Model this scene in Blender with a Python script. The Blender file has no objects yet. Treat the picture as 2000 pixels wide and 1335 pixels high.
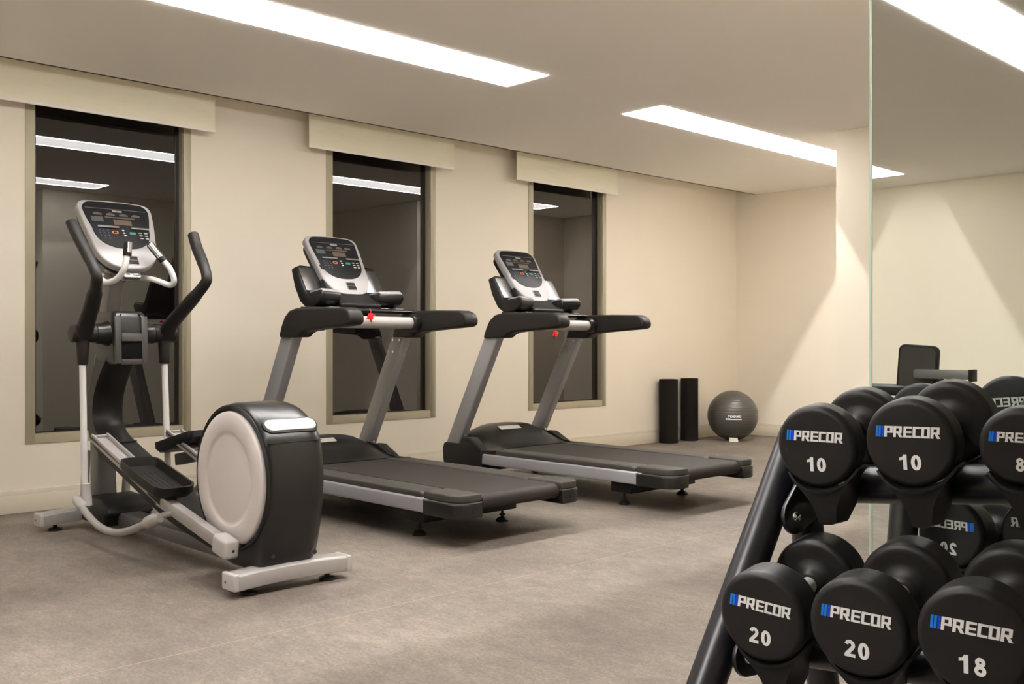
import bpy, bmesh, math, random
from mathutils import Vector, Matrix
S = bpy.context.scene
COL = S.collection
random.seed(7)
PI = math.pi
R = math.radians

# ------------------------------------------------------------------ camera
F_PX, CXP, CYP = 1960.0, 1000.0, 668.0
YAW = math.atan(2050.0 / F_PX)          # camera looks this far left of +Y
cam = bpy.data.cameras.new('camera')
camo = bpy.data.objects.new('camera', cam)
COL.objects.link(camo)
camo.location = (0, 0, 1.0)
camo.rotation_euler = (PI / 2, 0, YAW)
cam.sensor_width = 36.0
cam.sensor_fit = 'HORIZONTAL'
cam.lens = 36.0 * F_PX / 2000.0
cam.shift_y = (668.0 - 667.5) / 2000.0
cam.clip_start = 0.02
S.camera = camo

# ------------------------------------------------------------------ world, view
w = bpy.data.worlds.new('night')
S.world = w
w.use_nodes = True
w.node_tree.nodes['Background'].inputs[0].default_value = (0.012, 0.012, 0.016, 1)
w.node_tree.nodes['Background'].inputs[1].default_value = 1.0
S.view_settings.view_transform = 'Standard'
S.view_settings.look = 'None'
S.view_settings.exposure = 0.12
S.view_settings.gamma = 1.0
S.view_settings.use_curve_mapping = False
LAMP = 430.0           # strength of the lamp line inside each ceiling slot
DIFF = 4.0            # strength of the slot's milky top panel
EDGE = 118.0           # strength of an added glowing strip that fills ceiling, blinds and upper walls
SIDE = 3.4            # glow added to the slot's side walls as wide fill light
LCOL = (1.0, 0.975, 0.955)

# ------------------------------------------------------------------ materials
MATS = {}
def mat(name, col, rough=0.5, metal=0.0, spec=0.5, noise=0.0, nscale=20.0, bump=0.0, bscale=60.0,
        emit=None, estr=0.0, coat=0.0, ior=None, stretch=None, detail=4.0, rnoise=0.0):
    m = bpy.data.materials.new(name)
    m.use_nodes = True
    nt = m.node_tree
    b = nt.nodes['Principled BSDF']
    b.inputs['Base Color'].default_value = (*col, 1)
    b.inputs['Roughness'].default_value = rough
    b.inputs['Metallic'].default_value = metal
    b.inputs['Specular IOR Level'].default_value = spec
    if ior: b.inputs['IOR'].default_value = ior
    if coat: b.inputs['Coat Weight'].default_value = coat
    if emit:
        b.inputs['Emission Color'].default_value = (*emit, 1)
        b.inputs['Emission Strength'].default_value = estr
    if noise or bump or rnoise:
        tc = nt.nodes.new('ShaderNodeTexCoord')
        mp = nt.nodes.new('ShaderNodeMapping')
        nt.links.new(tc.outputs['Object'], mp.inputs[0])
        if stretch: mp.inputs['Scale'].default_value = stretch
    if noise or rnoise:
        n = nt.nodes.new('ShaderNodeTexNoise')
        n.inputs['Scale'].default_value = nscale
        n.inputs['Detail'].default_value = detail
        nt.links.new(mp.outputs[0], n.inputs['Vector'])
    if noise:
        mx = nt.nodes.new('ShaderNodeMix'); mx.data_type = 'RGBA'
        mx.inputs['A'].default_value = (*[c * (1 - noise) for c in col], 1)
        mx.inputs['B'].default_value = (*[min(1, c * (1 + noise)) for c in col], 1)
        nt.links.new(n.outputs['Fac'], mx.inputs['Factor'])
        nt.links.new(mx.outputs['Result'], b.inputs['Base Color'])
    if rnoise:
        mr = nt.nodes.new('ShaderNodeMapRange')
        mr.inputs['To Min'].default_value = max(0, rough - rnoise)
        mr.inputs['To Max'].default_value = rough + rnoise
        nt.links.new(n.outputs['Fac'], mr.inputs['Value'])
        nt.links.new(mr.outputs[0], b.inputs['Roughness'])
    if bump:
        n2 = nt.nodes.new('ShaderNodeTexNoise')
        n2.inputs['Scale'].default_value = bscale
        n2.inputs['Detail'].default_value = 3
        nt.links.new(mp.outputs[0], n2.inputs['Vector'])
        bp = nt.nodes.new('ShaderNodeBump')
        bp.inputs['Strength'].default_value = bump
        bp.inputs['Distance'].default_value = 0.002
        nt.links.new(n2.outputs['Fac'], bp.inputs['Height'])
        nt.links.new(bp.outputs[0], b.inputs['Normal'])
    MATS[name] = m
    return m

M = MATS
mat('wall_paint', (0.88, 0.80, 0.665), 0.75, noise=0.02, nscale=3, bump=0.15, bscale=180)
mat('ceiling_paint', (0.95, 0.91, 0.855), 0.85, noise=0.015, nscale=2)
mat('baseboard_paint', (0.76, 0.69, 0.555), 0.5, noise=0.02, nscale=8)
mat('frame_metal', (0.44, 0.395, 0.28), 0.45, 0.15, noise=0.03, nscale=14)
mat('gasket', (0.012, 0.010, 0.010), 0.35)
mat('night_glass', (0.004, 0.003, 0.003), 0.0, spec=0.5, ior=1.85)
mat('blind_fabric', (0.90, 0.84, 0.66), 0.9, noise=0.06, nscale=160, stretch=(1, 0.05, 1), bump=0.2, bscale=400)
mat('blind_bar', (0.92, 0.88, 0.80), 0.5)
mat('slot_white', (0.55, 0.54, 0.53), 0.7, emit=LCOL, estr=SIDE)  # slot walls given an added glow to brighten the room walls
mat('fill_strip', (0.95, 0.95, 0.95), 0.6, emit=LCOL, estr=EDGE)  # added glow around each slot, lifts the ceiling and wall tops
mat('lamp', (1, 1, 1), 0.5, emit=LCOL, estr=LAMP)
mat('diffuser', (0.45, 0.45, 0.44), 0.6, emit=LCOL, estr=DIFF)
mat('mirror_silver', (0.86, 0.90, 0.87), 0.0, 1.0)
mat('glass_edge', (0.62, 0.82, 0.66), 0.15, spec=0.8)
mat('black_plastic', (0.009, 0.0083, 0.0077), 0.42, spec=0.28, noise=0.1, nscale=30, bump=0.08, bscale=500)
mat('black_soft', (0.012, 0.0105, 0.009), 0.48, spec=0.3, noise=0.1, nscale=40, bump=0.2, bscale=900)
mat('black_satin', (0.009, 0.0085, 0.008), 0.32, spec=0.38, noise=0.08, nscale=25)
mat('black_gloss', (0.010, 0.010, 0.011), 0.12)
mat('belt_rubber', (0.021, 0.0165, 0.0135), 0.62, spec=0.3, noise=0.12, nscale=90, bump=0.25, bscale=700)
mat('step_rubber', (0.042, 0.038, 0.033), 0.5, spec=0.35, noise=0.08, nscale=60, bump=0.2, bscale=800)
mat('silver_paint', (0.34, 0.335, 0.35), 0.38, 0.3, noise=0.03, nscale=20)
mat('upright_paint', (0.35, 0.345, 0.35), 0.36, 0.4, noise=0.03, nscale=20)
mat('grey_metal', (0.17, 0.165, 0.16), 0.36, 0.5, noise=0.04, nscale=20)
mat('white_tube', (0.62, 0.60, 0.58), 0.3, 0.15)
mat('shell_plastic', (0.29, 0.277, 0.270), 0.45, noise=0.02, nscale=10)
mat('void_black', (0.004, 0.004, 0.004), 0.9, spec=0.1)
mat('frame_dark', (0.045, 0.042, 0.040), 0.38)
mat('light_plastic', (0.40, 0.375, 0.355), 0.4, noise=0.02, nscale=10)
mat('disc_plastic', (0.57, 0.52, 0.49), 0.5, noise=0.02, nscale=10)
mat('rail_grey', (0.34, 0.32, 0.305), 0.36, 0.2)
mat('brushed', (0.12, 0.115, 0.11), 0.25, 0.9, noise=0.15, nscale=60, stretch=(1, 14, 1))
mat('handle_steel', (0.80, 0.80, 0.80), 0.38, 0.45)
mat('chrome', (0.80, 0.80, 0.80), 0.12, 1.0)
mat('screen_black', (0.010, 0.010, 0.011), 0.40, spec=0.10)
mat('amber_display', (0.085, 0.060, 0.035), 0.4)
mat('grey_display', (0.050, 0.060, 0.060), 0.4)
mat('label_tan', (0.065, 0.050, 0.040), 0.5)
mat('key_white', (0.40, 0.42, 0.38), 0.5)
mat('key_blue', (0.09, 0.12, 0.20), 0.5)
mat('key_orange', (0.45, 0.12, 0.02), 0.5, emit=(1, .25, .03), estr=0.15)
mat('key_green', (0.02, 0.16, 0.11), 0.5, emit=(.05, .6, .4), estr=0.06)
mat('red_plastic', (0.75, 0.015, 0.02), 0.35)
mat('sticker_white', (0.62, 0.60, 0.55), 0.5)
mat('rubber_head', (0.009, 0.008, 0.0075), 0.46, spec=0.42, noise=0.1, nscale=40, bump=0.12, bscale=700)
mat('print_white', (0.92, 0.92, 0.92), 0.5)
mat('print_blue_light', (0.0, 0.22, 0.85), 0.5)
mat('print_blue', (0.0, 0.06, 0.80), 0.5)
mat('print_faint', (0.47, 0.455, 0.43), 0.5)
mat('rack_paint', (0.010, 0.010, 0.014), 0.33, 0.0, spec=0.6, noise=0.05, nscale=12)
mat('foam', (0.013, 0.010, 0.009), 0.85, spec=0.15, bump=0.4, bscale=500)
mat('paper', (0.80, 0.74, 0.64), 0.7)

def ball_material():
    m = bpy.data.materials.new('ball_rubber'); m.use_nodes = True
    nt = m.node_tree; b = nt.nodes['Principled BSDF']
    b.inputs['Base Color'].default_value = (0.072, 0.068, 0.060, 1)
    b.inputs['Roughness'].default_value = 0.34
    tc = nt.nodes.new('ShaderNodeTexCoord')
    wv = nt.nodes.new('ShaderNodeTexWave'); wv.bands_direction = 'Z'
    wv.inputs['Scale'].default_value = 12.0; wv.inputs['Distortion'].default_value = 0.0
    bp = nt.nodes.new('ShaderNodeBump'); bp.inputs['Strength'].default_value = 0.35; bp.inputs['Distance'].default_value = 0.004
    nt.links.new(tc.outputs['Object'], wv.inputs['Vector'])
    nt.links.new(wv.outputs['Fac'], bp.inputs['Height'])
    nt.links.new(bp.outputs[0], b.inputs['Normal'])
    MATS['ball_rubber'] = m
ball_material()

def floor_material():
    m = bpy.data.materials.new('vinyl_floor'); m.use_nodes = True
    nt = m.node_tree; b = nt.nodes['Principled BSDF']
    tc = nt.nodes.new('ShaderNodeTexCoord')
    def noise(scale, detail, st=(1, 1, 1), rough=0.55):
        mp = nt.nodes.new('ShaderNodeMapping'); mp.inputs['Scale'].default_value = st
        nt.links.new(tc.outputs['Object'], mp.inputs[0])
        n = nt.nodes.new('ShaderNodeTexNoise'); n.inputs['Scale'].default_value = scale
        n.inputs['Detail'].default_value = detail; n.inputs['Roughness'].default_value = rough
        nt.links.new(mp.outputs[0], n.inputs['Vector'])
        return n.outputs['Fac']
    a = noise(1.6, 5)
    c = noise(9.0, 6, (1, 1.6, 1), 0.65)
    e = noise(90.0, 4, (1.0, 1.0, 1), 0.7)
    r1 = nt.nodes.new('ShaderNodeValToRGB')
    r1.color_ramp.elements[0].position = 0.30; r1.color_ramp.elements[0].color = (0.126, 0.104, 0.087, 1)
    r1.color_ramp.elements[1].position = 0.70; r1.color_ramp.elements[1].color = (0.225, 0.187, 0.154, 1)
    nt.links.new(a, r1.inputs[0])
    def ovl(base, fac, lo, hi, amt):
        r = nt.nodes.new('ShaderNodeMapRange')
        r.inputs['From Min'].default_value = 0.3; r.inputs['From Max'].default_value = 0.7
        r.inputs['To Min'].default_value = lo; r.inputs['To Max'].default_value = hi
        nt.links.new(fac, r.inputs['Value'])
        cb = nt.nodes.new('ShaderNodeCombineColor')
        for i in range(3): nt.links.new(r.outputs[0], cb.inputs[i])
        mx = nt.nodes.new('ShaderNodeMix'); mx.data_type = 'RGBA'; mx.blend_type = 'MULTIPLY'
        mx.inputs['Factor'].default_value = amt
        nt.links.new(base, mx.inputs['A']); nt.links.new(cb.outputs[0], mx.inputs['B'])
        return mx.outputs['Result']
    x = ovl(r1.outputs[0], c, 0.80, 1.18, 1.0)
    x = ovl(x, e, 0.68, 1.28, 1.0)
    x = ovl(x, noise(28.0, 5, (1.0, 2.2, 1), 0.7), 0.80, 1.18, 1.0)
    # welded seam between two sheets
    sp = nt.nodes.new('ShaderNodeSeparateXYZ'); nt.links.new(tc.outputs['Object'], sp.inputs[0])
    ad = nt.nodes.new('ShaderNodeMath'); ad.operation = 'COMPARE'
    ad.inputs[1].default_value = -3.068; ad.inputs[2].default_value = 0.0022
    nt.links.new(sp.outputs['X'], ad.inputs[0])
    sm_ = nt.nodes.new('ShaderNodeMix'); sm_.data_type = 'RGBA'
    nt.links.new(ad.outputs[0], sm_.inputs['Factor'])
    nt.links.new(x, sm_.inputs['A']); sm_.inputs['B'].default_value = (0.29, 0.24, 0.18, 1)
    x = sm_.outputs['Result']
    nt.links.new(x, b.inputs['Base Color'])
    b.inputs['Roughness'].default_value = 0.55
    b.inputs['Specular IOR Level'].default_value = 0.35
    bp = nt.nodes.new('ShaderNodeBump'); bp.inputs['Strength'].default_value = 0.12; bp.inputs['Distance'].default_value = 0.002
    nt.links.new(e, bp.inputs['Height']); nt.links.new(bp.outputs[0], b.inputs['Normal'])
    MATS['vinyl_floor'] = m
floor_material()

# ------------------------------------------------------------------ mesh helpers
class MB:
    def __init__(s): s.v = []; s.f = []
    def add(s, vs, fs, mtx=None):
        o = len(s.v)
        for p in vs:
            p = Vector(p)
            if mtx is not None: p = mtx @ p
            s.v.append(p)
        for f in fs: s.f.append([i + o for i in f])
        return s
    def box(s, x0, x1, y0, y1, z0, z1, mtx=None):
        vs = [(x, y, z) for x in (x0, x1) for y in (y0, y1) for z in (z0, z1)]
        fs = [(0, 1, 3, 2), (4, 6, 7, 5), (0, 4, 5, 1), (2, 3, 7, 6), (0, 2, 6, 4), (1, 5, 7, 3)]
        return s.add(vs, fs, mtx)
    def prism_y(s, pts, y0, y1, mtx=None, inset=0.0):
        """polygon in x,z extruded along y"""
        n = len(pts)
        vs = [(p[0], y0, p[1]) for p in pts] + [(p[0], y1, p[1]) for p in pts]
        fs = [list(range(n)), list(range(2 * n - 1, n - 1, -1))]
        for i in range(n):
            j = (i + 1) % n
            fs.append((i, i + n, j + n, j))
        return s.add(vs, fs, mtx)
    def prism_z(s, pts, z0, z1, mtx=None):
        n = len(pts)
        vs = [(p[0], p[1], z0) for p in pts] + [(p[0], p[1], z1) for p in pts]
        fs = [list(range(n - 1, -1, -1)), list(range(n, 2 * n))]
        for i in range(n):
            j = (i + 1) % n
            fs.append((i, j, j + n, i + n))
        return s.add(vs, fs, mtx)
    def loft(s, rings, cap=True, closed=True, mtx=None):
        n = len(rings[0]); vs = []; fs = []
        for r in rings: vs += list(r)
        for k in range(len(rings) - 1):
            for i in range(n if closed else n - 1):
                j = (i + 1) % n
                fs.append((k * n + i, k * n + j, (k + 1) * n + j, (k + 1) * n + i))
        if cap:
            fs.append(list(range(n - 1, -1, -1)))
            fs.append([(len(rings) - 1) * n + i for i in range(n)])
        return s.add(vs, fs, mtx)
    def tube(s, pts, rad, seg=16, mtx=None, cap=True):
        pts = [Vector(p) for p in pts]
        if not isinstance(rad, (list, tuple)): rad = [rad] * len(pts)
        rings = []; up = None
        for i, p in enumerate(pts):
            if i == 0: t = pts[1] - p
            elif i == len(pts) - 1: t = p - pts[i - 1]
            else: t = (pts[i + 1] - p).normalized() + (p - pts[i - 1]).normalized()
            t.normalize()
            if up is None:
                a = Vector((0, 0, 1)) if abs(t.z) < 0.9 else Vector((0, 1, 0))
                up = (a - t * a.dot(t)).normalized()
            else:
                up = (up - t * up.dot(t)).normalized()
            b = t.cross(up)
            r = rad[i]
            if isinstance(r, (list, tuple)): ra, rb = r
            else: ra = rb = r
            rings.append([p + up * (math.cos(2 * PI * k / seg) * ra) + b * (math.sin(2 * PI * k / seg) * rb) for k in range(seg)])
        return s.loft(rings, cap, True, mtx)
    def lathe(s, prof, seg=48, axis='y', mtx=None):
        """prof: (radius, along)"""
        vs = []; fs = []; n = len(prof)
        for k in range(seg):
            a = 2 * PI * k / seg
            for r, h in prof:
                c, d = r * math.cos(a), r * math.sin(a)
                if axis == 'y': vs.append((c, h, d))
                elif axis == 'z': vs.append((c, d, h))
                else: vs.append((h, c, d))
        for k in range(seg):
            k2 = (k + 1) % seg
            for i in range(n - 1):
                fs.append((k * n + i, k * n + i + 1, k2 * n + i + 1, k2 * n + i))
        return s.add(vs, fs, mtx)
    def build(s, name, m, parent=None, bevel=0.0, bseg=2, smooth=40, loc=None):
        me = bpy.data.meshes.new(name)
        me.from_pydata([tuple(v) for v in s.v], [], s.f)
        bm = bmesh.new(); bm.from_mesh(me)
        bmesh.ops.remove_doubles(bm, verts=bm.verts, dist=1e-6)
        bmesh.ops.recalc_face_normals(bm, faces=bm.faces)
        if bevel:
            es = [e for e in bm.edges if len(e.link_faces) == 2 and e.calc_face_angle(0) > R(28)]
            bmesh.ops.bevel(bm, geom=es, offset=bevel, segments=bseg, profile=0.5, affect='EDGES', clamp_overlap=True)
        for f in bm.faces: f.smooth = True
        bm.to_mesh(me); bm.free()
        me.set_sharp_from_angle(angle=R(smooth))
        me.materials.append(m if not isinstance(m, str) else MATS[m])
        o = bpy.data.objects.new(name, me)
        COL.objects.link(o)
        if parent: o.parent = parent
        if loc: o.location = loc
        return o

def tag(o, label, cat, group=None):
    o['label'] = label; o['category'] = cat
    if group: o['group'] = group
    return o
def thing(name, label, cat, loc=(0, 0, 0), group=None):
    o = bpy.data.objects.new(name, None); COL.objects.link(o)
    o.location = loc; o.empty_display_size = 0.1
    return tag(o, label, cat, group)
def struct(name, mb, m, bevel=0.0, parent=None):
    o = mb.build(name, m, parent, bevel)
    o['kind'] = 'structure'
    return o
def copy_tree(o, parent=None):
    c = o.copy(); COL.objects.link(c)
    if parent: c.parent = parent
    for ch in list(o.children): copy_tree(ch, c)
    return c
def smooth_path(pts, n=6):
    pts = [Vector(p) for p in pts]; out = []
    for i in range(len(pts) - 1):
        p0 = pts[max(0, i - 1)]; p1 = pts[i]; p2 = pts[i + 1]; p3 = pts[min(len(pts) - 1, i + 2)]
        for k in range(n):
            t = k / n
            out.append(0.5 * ((2 * p1) + (p2 - p0) * t + (2 * p0 - 5 * p1 + 4 * p2 - p3) * t * t + (3 * p1 - p0 - 3 * p2 + p3) * t ** 3))
    out.append(pts[-1])
    return out
def rrect(w_, h_, r, seg=6, cx=0, cy=0):
    out = []
    for sx, sy, a0 in ((1, 1, 0), (-1, 1, 90), (-1, -1, 180), (1, -1, 270)):
        for k in range(seg + 1):
            a = R(a0 + 90 * k / seg)
            out.append((cx + sx * (w_ / 2 - r) + r * math.cos(a), cy + sy * (h_ / 2 - r) + r * math.sin(a)))
    return out
def frame_mtx(origin, xa, ya, za):
    m = Matrix.Identity(4)
    for i, a in enumerate((xa, ya, za)):
        a = Vector(a)
        for j in range(3): m[j][i] = a[j]
    for j in range(3): m[j][3] = origin[j]
    return m

# ---- lettering. letters lie in local x (right), y (up); extruded along z
def letter_polys(ch):
    t = 0.235; h = 1.0; w_ = 0.74
    bx = lambda a, b, c, d: [(a, c), (b, c), (b, d), (a, d)]
    if ch == 'P': return [bx(0, t, 0, h), bx(t, w_, h - .18, h), bx(t, w_, .37, .54), bx(w_ - t, w_, .54, h - .18)], w_
    if ch == 'R': return [bx(0, t, 0, h), bx(t, w_, h - .18, h), bx(t, w_, .37, .54), bx(w_ - t, w_, .54, h - .18),
                          [(.34, .36), (.60, .36), (.84, 0), (.56, 0)]], .82
    if ch == 'E': return [bx(0, t, 0, h), bx(t, w_, h - .18, h), bx(t, w_ - .03, .41, .58), bx(t, w_, 0, .18)], w_
    if ch == 'C': return [bx(0, t, 0, h), bx(t, w_ - .04, h - .18, h), bx(t, w_ - .04, 0, .18)], w_ - .06
    if ch == 'O': return [bx(0, t, 0, h), bx(w_ - t, w_, 0, h), bx(t, w_ - t, h - .18, h), bx(t, w_ - t, 0, .18)], w_
    return [], .4
def word_mb(word, height, mtx, thick=0.0006, shear=0.10, gap=0.07):
    mb = MB(); x = 0
    polys = []
    for ch in word:
        ps, adv = letter_polys(ch)
        for p in ps: polys.append([(x + a + shear * b, b) for a, b in p])
        x += adv + gap
    tot = x - gap
    for p in polys:
        mb.prism_z([((a - tot / 2) * height, (b - .5) * height) for a, b in p], 0, thick, mtx)
    return mb, tot * height
def bars_mb(height, x_right, mtx, which, thick=0.0006, shear=0.10):
    mb = MB()
    for i, k in enumerate(which):
        a = x_right - (3 - k) * 0.255 * height
        b = a + 0.20 * height
        pts = [(a, -.5 * height), (b, -.5 * height), (b + shear * height, .5 * height), (a + shear * height, .5 * height)]
        mb.prism_z(pts, 0, thick, mtx)
    return mb
_fonts = {}
def digits_mesh(txt, height, bold=0.02):
    """heavy numerals from the built-in font, converted to a mesh centred on the origin"""
    key = (txt, height)
    if key in _fonts: return _fonts[key]
    cu = bpy.data.curves.new('digits', 'FONT')
    cu.body = txt; cu.size = 1.0; cu.offset = bold; cu.extrude = 0.01; cu.align_x = 'CENTER'; cu.space_character = 1.08
    o = bpy.data.objects.new('digits_tmp', cu); COL.objects.link(o)
    dg = bpy.context.evaluated_depsgraph_get(); dg.update()
    me = bpy.data.meshes.new_from_object(o.evaluated_get(dg))
    bpy.data.objects.remove(o)
    ys = [v.co.y for v in me.vertices]; xs = [v.co.x for v in me.vertices]
    sc = height / (max(ys) - min(ys)); cy = (max(ys) + min(ys)) / 2; cx = (max(xs) + min(xs)) / 2
    for v in me.vertices:
        v.co = Vector(((v.co.x - cx) * sc, (v.co.y - cy) * sc, v.co.z * 0.03))
    _fonts[key] = me
    return me
def digits_mb(txt, height, mtx, bold=0.02):
    me = digits_mesh(txt, height, bold)
    return MB().add([v.co.copy() for v in me.vertices], [list(p.vertices) for p in me.polygons], mtx)

def numeral_mb(txt, height, mtx, thick=0.0006):
    """heavy rounded numerals drawn as thick strokes"""
    mb = MB(); adv = .80; lay = [0]
    def flat(q):
        z = thick + .00012 * lay[0]
        mb.add([(x * height, (y - .5) * height, z) for x, y in q], [list(range(len(q)))], mtx)
    def stroke(pts, t, closed=False, dx=0):
        pts = [Vector((p[0] + dx, p[1])) for p in pts]; n = len(pts); L_ = []; Rr = []
        for i in range(n):
            a = pts[i - 1] if (closed or i > 0) else pts[i]
            b = pts[(i + 1) % n] if (closed or i < n - 1) else pts[i]
            d = (b - a).normalized(); nn = Vector((-d.y, d.x))
            tt = t[i] if isinstance(t, list) else t
            L_.append(pts[i] + nn * tt / 2); Rr.append(pts[i] - nn * tt / 2)
        for i in range(n if closed else n - 1):
            j = (i + 1) % n
            flat([(p.x, p.y) for p in (L_[i], Rr[i], Rr[j], L_[j])])
        lay[0] += 1
    def ell(cx, cy, rx, ry, a0=0, a1=360, n=24):
        return [(cx + rx * math.cos(R(a0 + (a1 - a0) * k / n)), cy + ry * math.sin(R(a0 + (a1 - a0) * k / n))) for k in range(n if abs(a1 - a0) == 360 else n + 1)]
    x0 = -adv * (len(txt) - 1) / 2
    for i, ch in enumerate(txt):
        dx = x0 + i * adv
        if ch == '0':
            e = ell(0, .5, .205, .40, n=32)
            stroke(e, [.19 + .05 * abs(math.cos(2 * PI * k / 32)) for k in range(32)], True, dx)
        elif ch == '8':
            stroke(ell(0, .735, .155, .165), .20, True, dx); stroke(ell(0, .290, .195, .195), .20, True, dx)
        elif ch == '1':
            for q in ([(-.02, 0), (.22, 0), (.22, 1), (.02, 1), (-.02, .93)], [(-.26, .60), (-.02, .66), (-.02, .93), (-.10, .82), (-.26, .78)]):
                flat([(a + dx, b) for a, b in q])
        elif ch == '2':
            p = ell(0, .70, .195, .20, 172, -28, 16) + [(.10, .50), (-.02, .36), (-.16, .20), (-.20, .10)]
            stroke(p, .215, False, dx)
            flat([(a + dx, b) for a, b in ((-.31, 0), (.31, 0), (.31, .20), (-.31, .20))])
    return mb

# ------------------------------------------------------------------ the room
XL, XR = -6.26, 1.60        # left and right walls
YF, YB = -5.52, 9.386       # wall behind the camera and far wall
HC = 2.589                  # ceiling
XE = -6.012                 # edge of the lowered ceiling above the windows
ZC = 2.86                   # top of the blind cove

struct('floor', MB().box(XL - .15, XR + .15, YF - .15, YB + .15, -0.1, 0), 'vinyl_floor')

WIN = [(2.067, 2.995), (4.153, 5.078), (6.238, 7.160)]
WZ0, WZ1 = 0.452, 2.47
# left wall with three openings
lw = MB()
ys = [YF - .15]
for a, b in WIN: ys += [a, b]
ys.append(YB + .15)
for i in range(0, len(ys), 2):
    lw.box(XL - .25, XL, ys[i], ys[i + 1], 0, ZC)
for a, b in WIN:
    lw.box(XL - .25, XL, a, b, 0, WZ0)
    lw.box(XL - .25, XL, a, b, WZ1, ZC)
struct('wall_left', lw, 'wall_paint')
struct('wall_back', MB().box(XL, XR, YB, YB + .15, 0, ZC), 'wall_paint')
struct('wall_front', MB().box(XL, XR, YF - .15, YF, 0, ZC), 'wall_paint')
struct('wall_right', MB().box(XR, XR + .15, YF, YB, 0, ZC), 'wall_paint')
struct('wall_column', MB().box(-3.783, XR, 7.0, YB, 0, HC + .02), 'wall_paint')
struct('wall_partition', MB().box(-1.80, XR, 3.66, 7.0, 0, HC + .02), 'wall_paint')
struct('wall_mirror', MB().box(-1.085, XR, 2.21, 3.66, 0, HC + .02), 'wall_paint')

# baseboards
def baseboard(name, segs):
    mb = MB()
    for x0, x1, y0, y1 in segs:
        mb.box(x0, x1, y0, y1, 0, .105)
        # thin cap, stepped back
        if abs(x1 - x0) < abs(y1 - y0): mb.box(x0, x0 + (x1 - x0) * .55, y0, y1, .105, .132)
        elif y1 > YB - .03: mb.box(x0, x1, y0 + .007, y1, .105, .132)
        else: mb.box(x0, x1, y0, y1, .105, .132)
    return struct(name, mb, 'baseboard_paint', 0.002)
baseboard('baseboard_left', [(XL, XL + .016, YF, YB)])
baseboard('baseboard_back', [(XL + .016, -3.783, YB - .016, YB)])
baseboard('baseboard_column', [(-3.783, -1.80, 6.984, 7.0)])
baseboard('baseboard_front', [(XL + .016, XR, YF, YF + .016)])

# ceiling with the light slots cut out
SLOTS = [  # x0, x1, y0, y1, label
    (-4.515, -4.185, 1.17, 4.275, 'long white light slot in the ceiling, the nearer one beside the windows'),
    (-4.510, -4.188, 5.40, 8.50, 'long white light slot in the ceiling running behind the column'),
    (-2.46, -2.13, 1.00, 4.06, 'white light slot in mid ceiling, seen only as the lower reflection in the left window'),
    (-2.16, -1.83, -2.70, 0.45, 'wide white light slot reflected at the top corner of the mirror'),
    (-4.60, -4.31, -4.83, -1.70, 'short white light slot whose pointed end shows in the mirror beside the column'),
]
TH = .0125
HOLES = [(s[0] - TH, s[1] + TH, s[2] - TH, s[3] + TH) for s in SLOTS]
xs = sorted({XE, XR} | {s[0] for s in HOLES} | {s[1] for s in HOLES})
yy = sorted({YF, YB} | {s[2] for s in HOLES} | {s[3] for s in HOLES})
cm = MB()
for i in range(len(xs) - 1):
    for j in range(len(yy) - 1):
        mx_, my_ = (xs[i] + xs[i + 1]) / 2, (yy[j] + yy[j + 1]) / 2
        if any(s[0] < mx_ < s[1] and s[2] < my_ < s[3] for s in HOLES): continue
        cm.add([(xs[i], yy[j], HC), (xs[i + 1], yy[j], HC), (xs[i + 1], yy[j + 1], HC), (xs[i], yy[j + 1], HC)], [(0, 3, 2, 1)])
cm.box(XE, XE + .02, YF, YB, HC, ZC)                       # fascia of the blind cove
cm.box(XL - .25, XR + .15, YF - .15, YB + .15, ZC + .001, ZC + .1)
struct('ceiling', cm, 'ceiling_paint')

DS = 0.285
LIP = 0.0005
for (x0, x1, y0, y1, lab) in SLOTS:
    t = thing('ceiling_light', lab, 'ceiling light', ((x0 + x1) / 2, (y0 + y1) / 2, HC))
    w2, l2 = (x1 - x0) / 2, (y1 - y0) / 2
    h = MB()
    th = .012
    h.box(-w2 - th, -w2, -l2 - th, l2 + th, LIP, DS)
    h.box(w2, w2 + th, -l2 - th, l2 + th, LIP, DS)
    h.box(-w2, w2, -l2 - th, -l2, LIP, DS)
    h.box(-w2, w2, l2, l2 + th, LIP, DS)
    h.build('housing', 'slot_white', t)
    le = MB()  # added glowing strip around the slot, only for fill light
    le.box(-w2 - th, -w2 - .001, -l2 - th, l2 + th, -.002, .0)
    le.box(w2 + .001, w2 + th, -l2 - th, l2 + th, -.002, .0)
    le.box(-w2 - .001, w2 + .001, -l2 - th, -l2 - .001, -.002, .0)
    le.box(-w2 - .001, w2 + .001, l2 + .001, l2 + th, -.002, .0)
    le.build('fill_strip', 'fill_strip', t)
    MB().box(-w2, w2, -l2, l2, DS - .006, DS).build('diffuser', 'diffuser', t)
    MB().box(-.006, .006, -l2 + .01, l2 - .01, DS - .018, DS - .0065).build('lamp_line', 'lamp', t)

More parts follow.
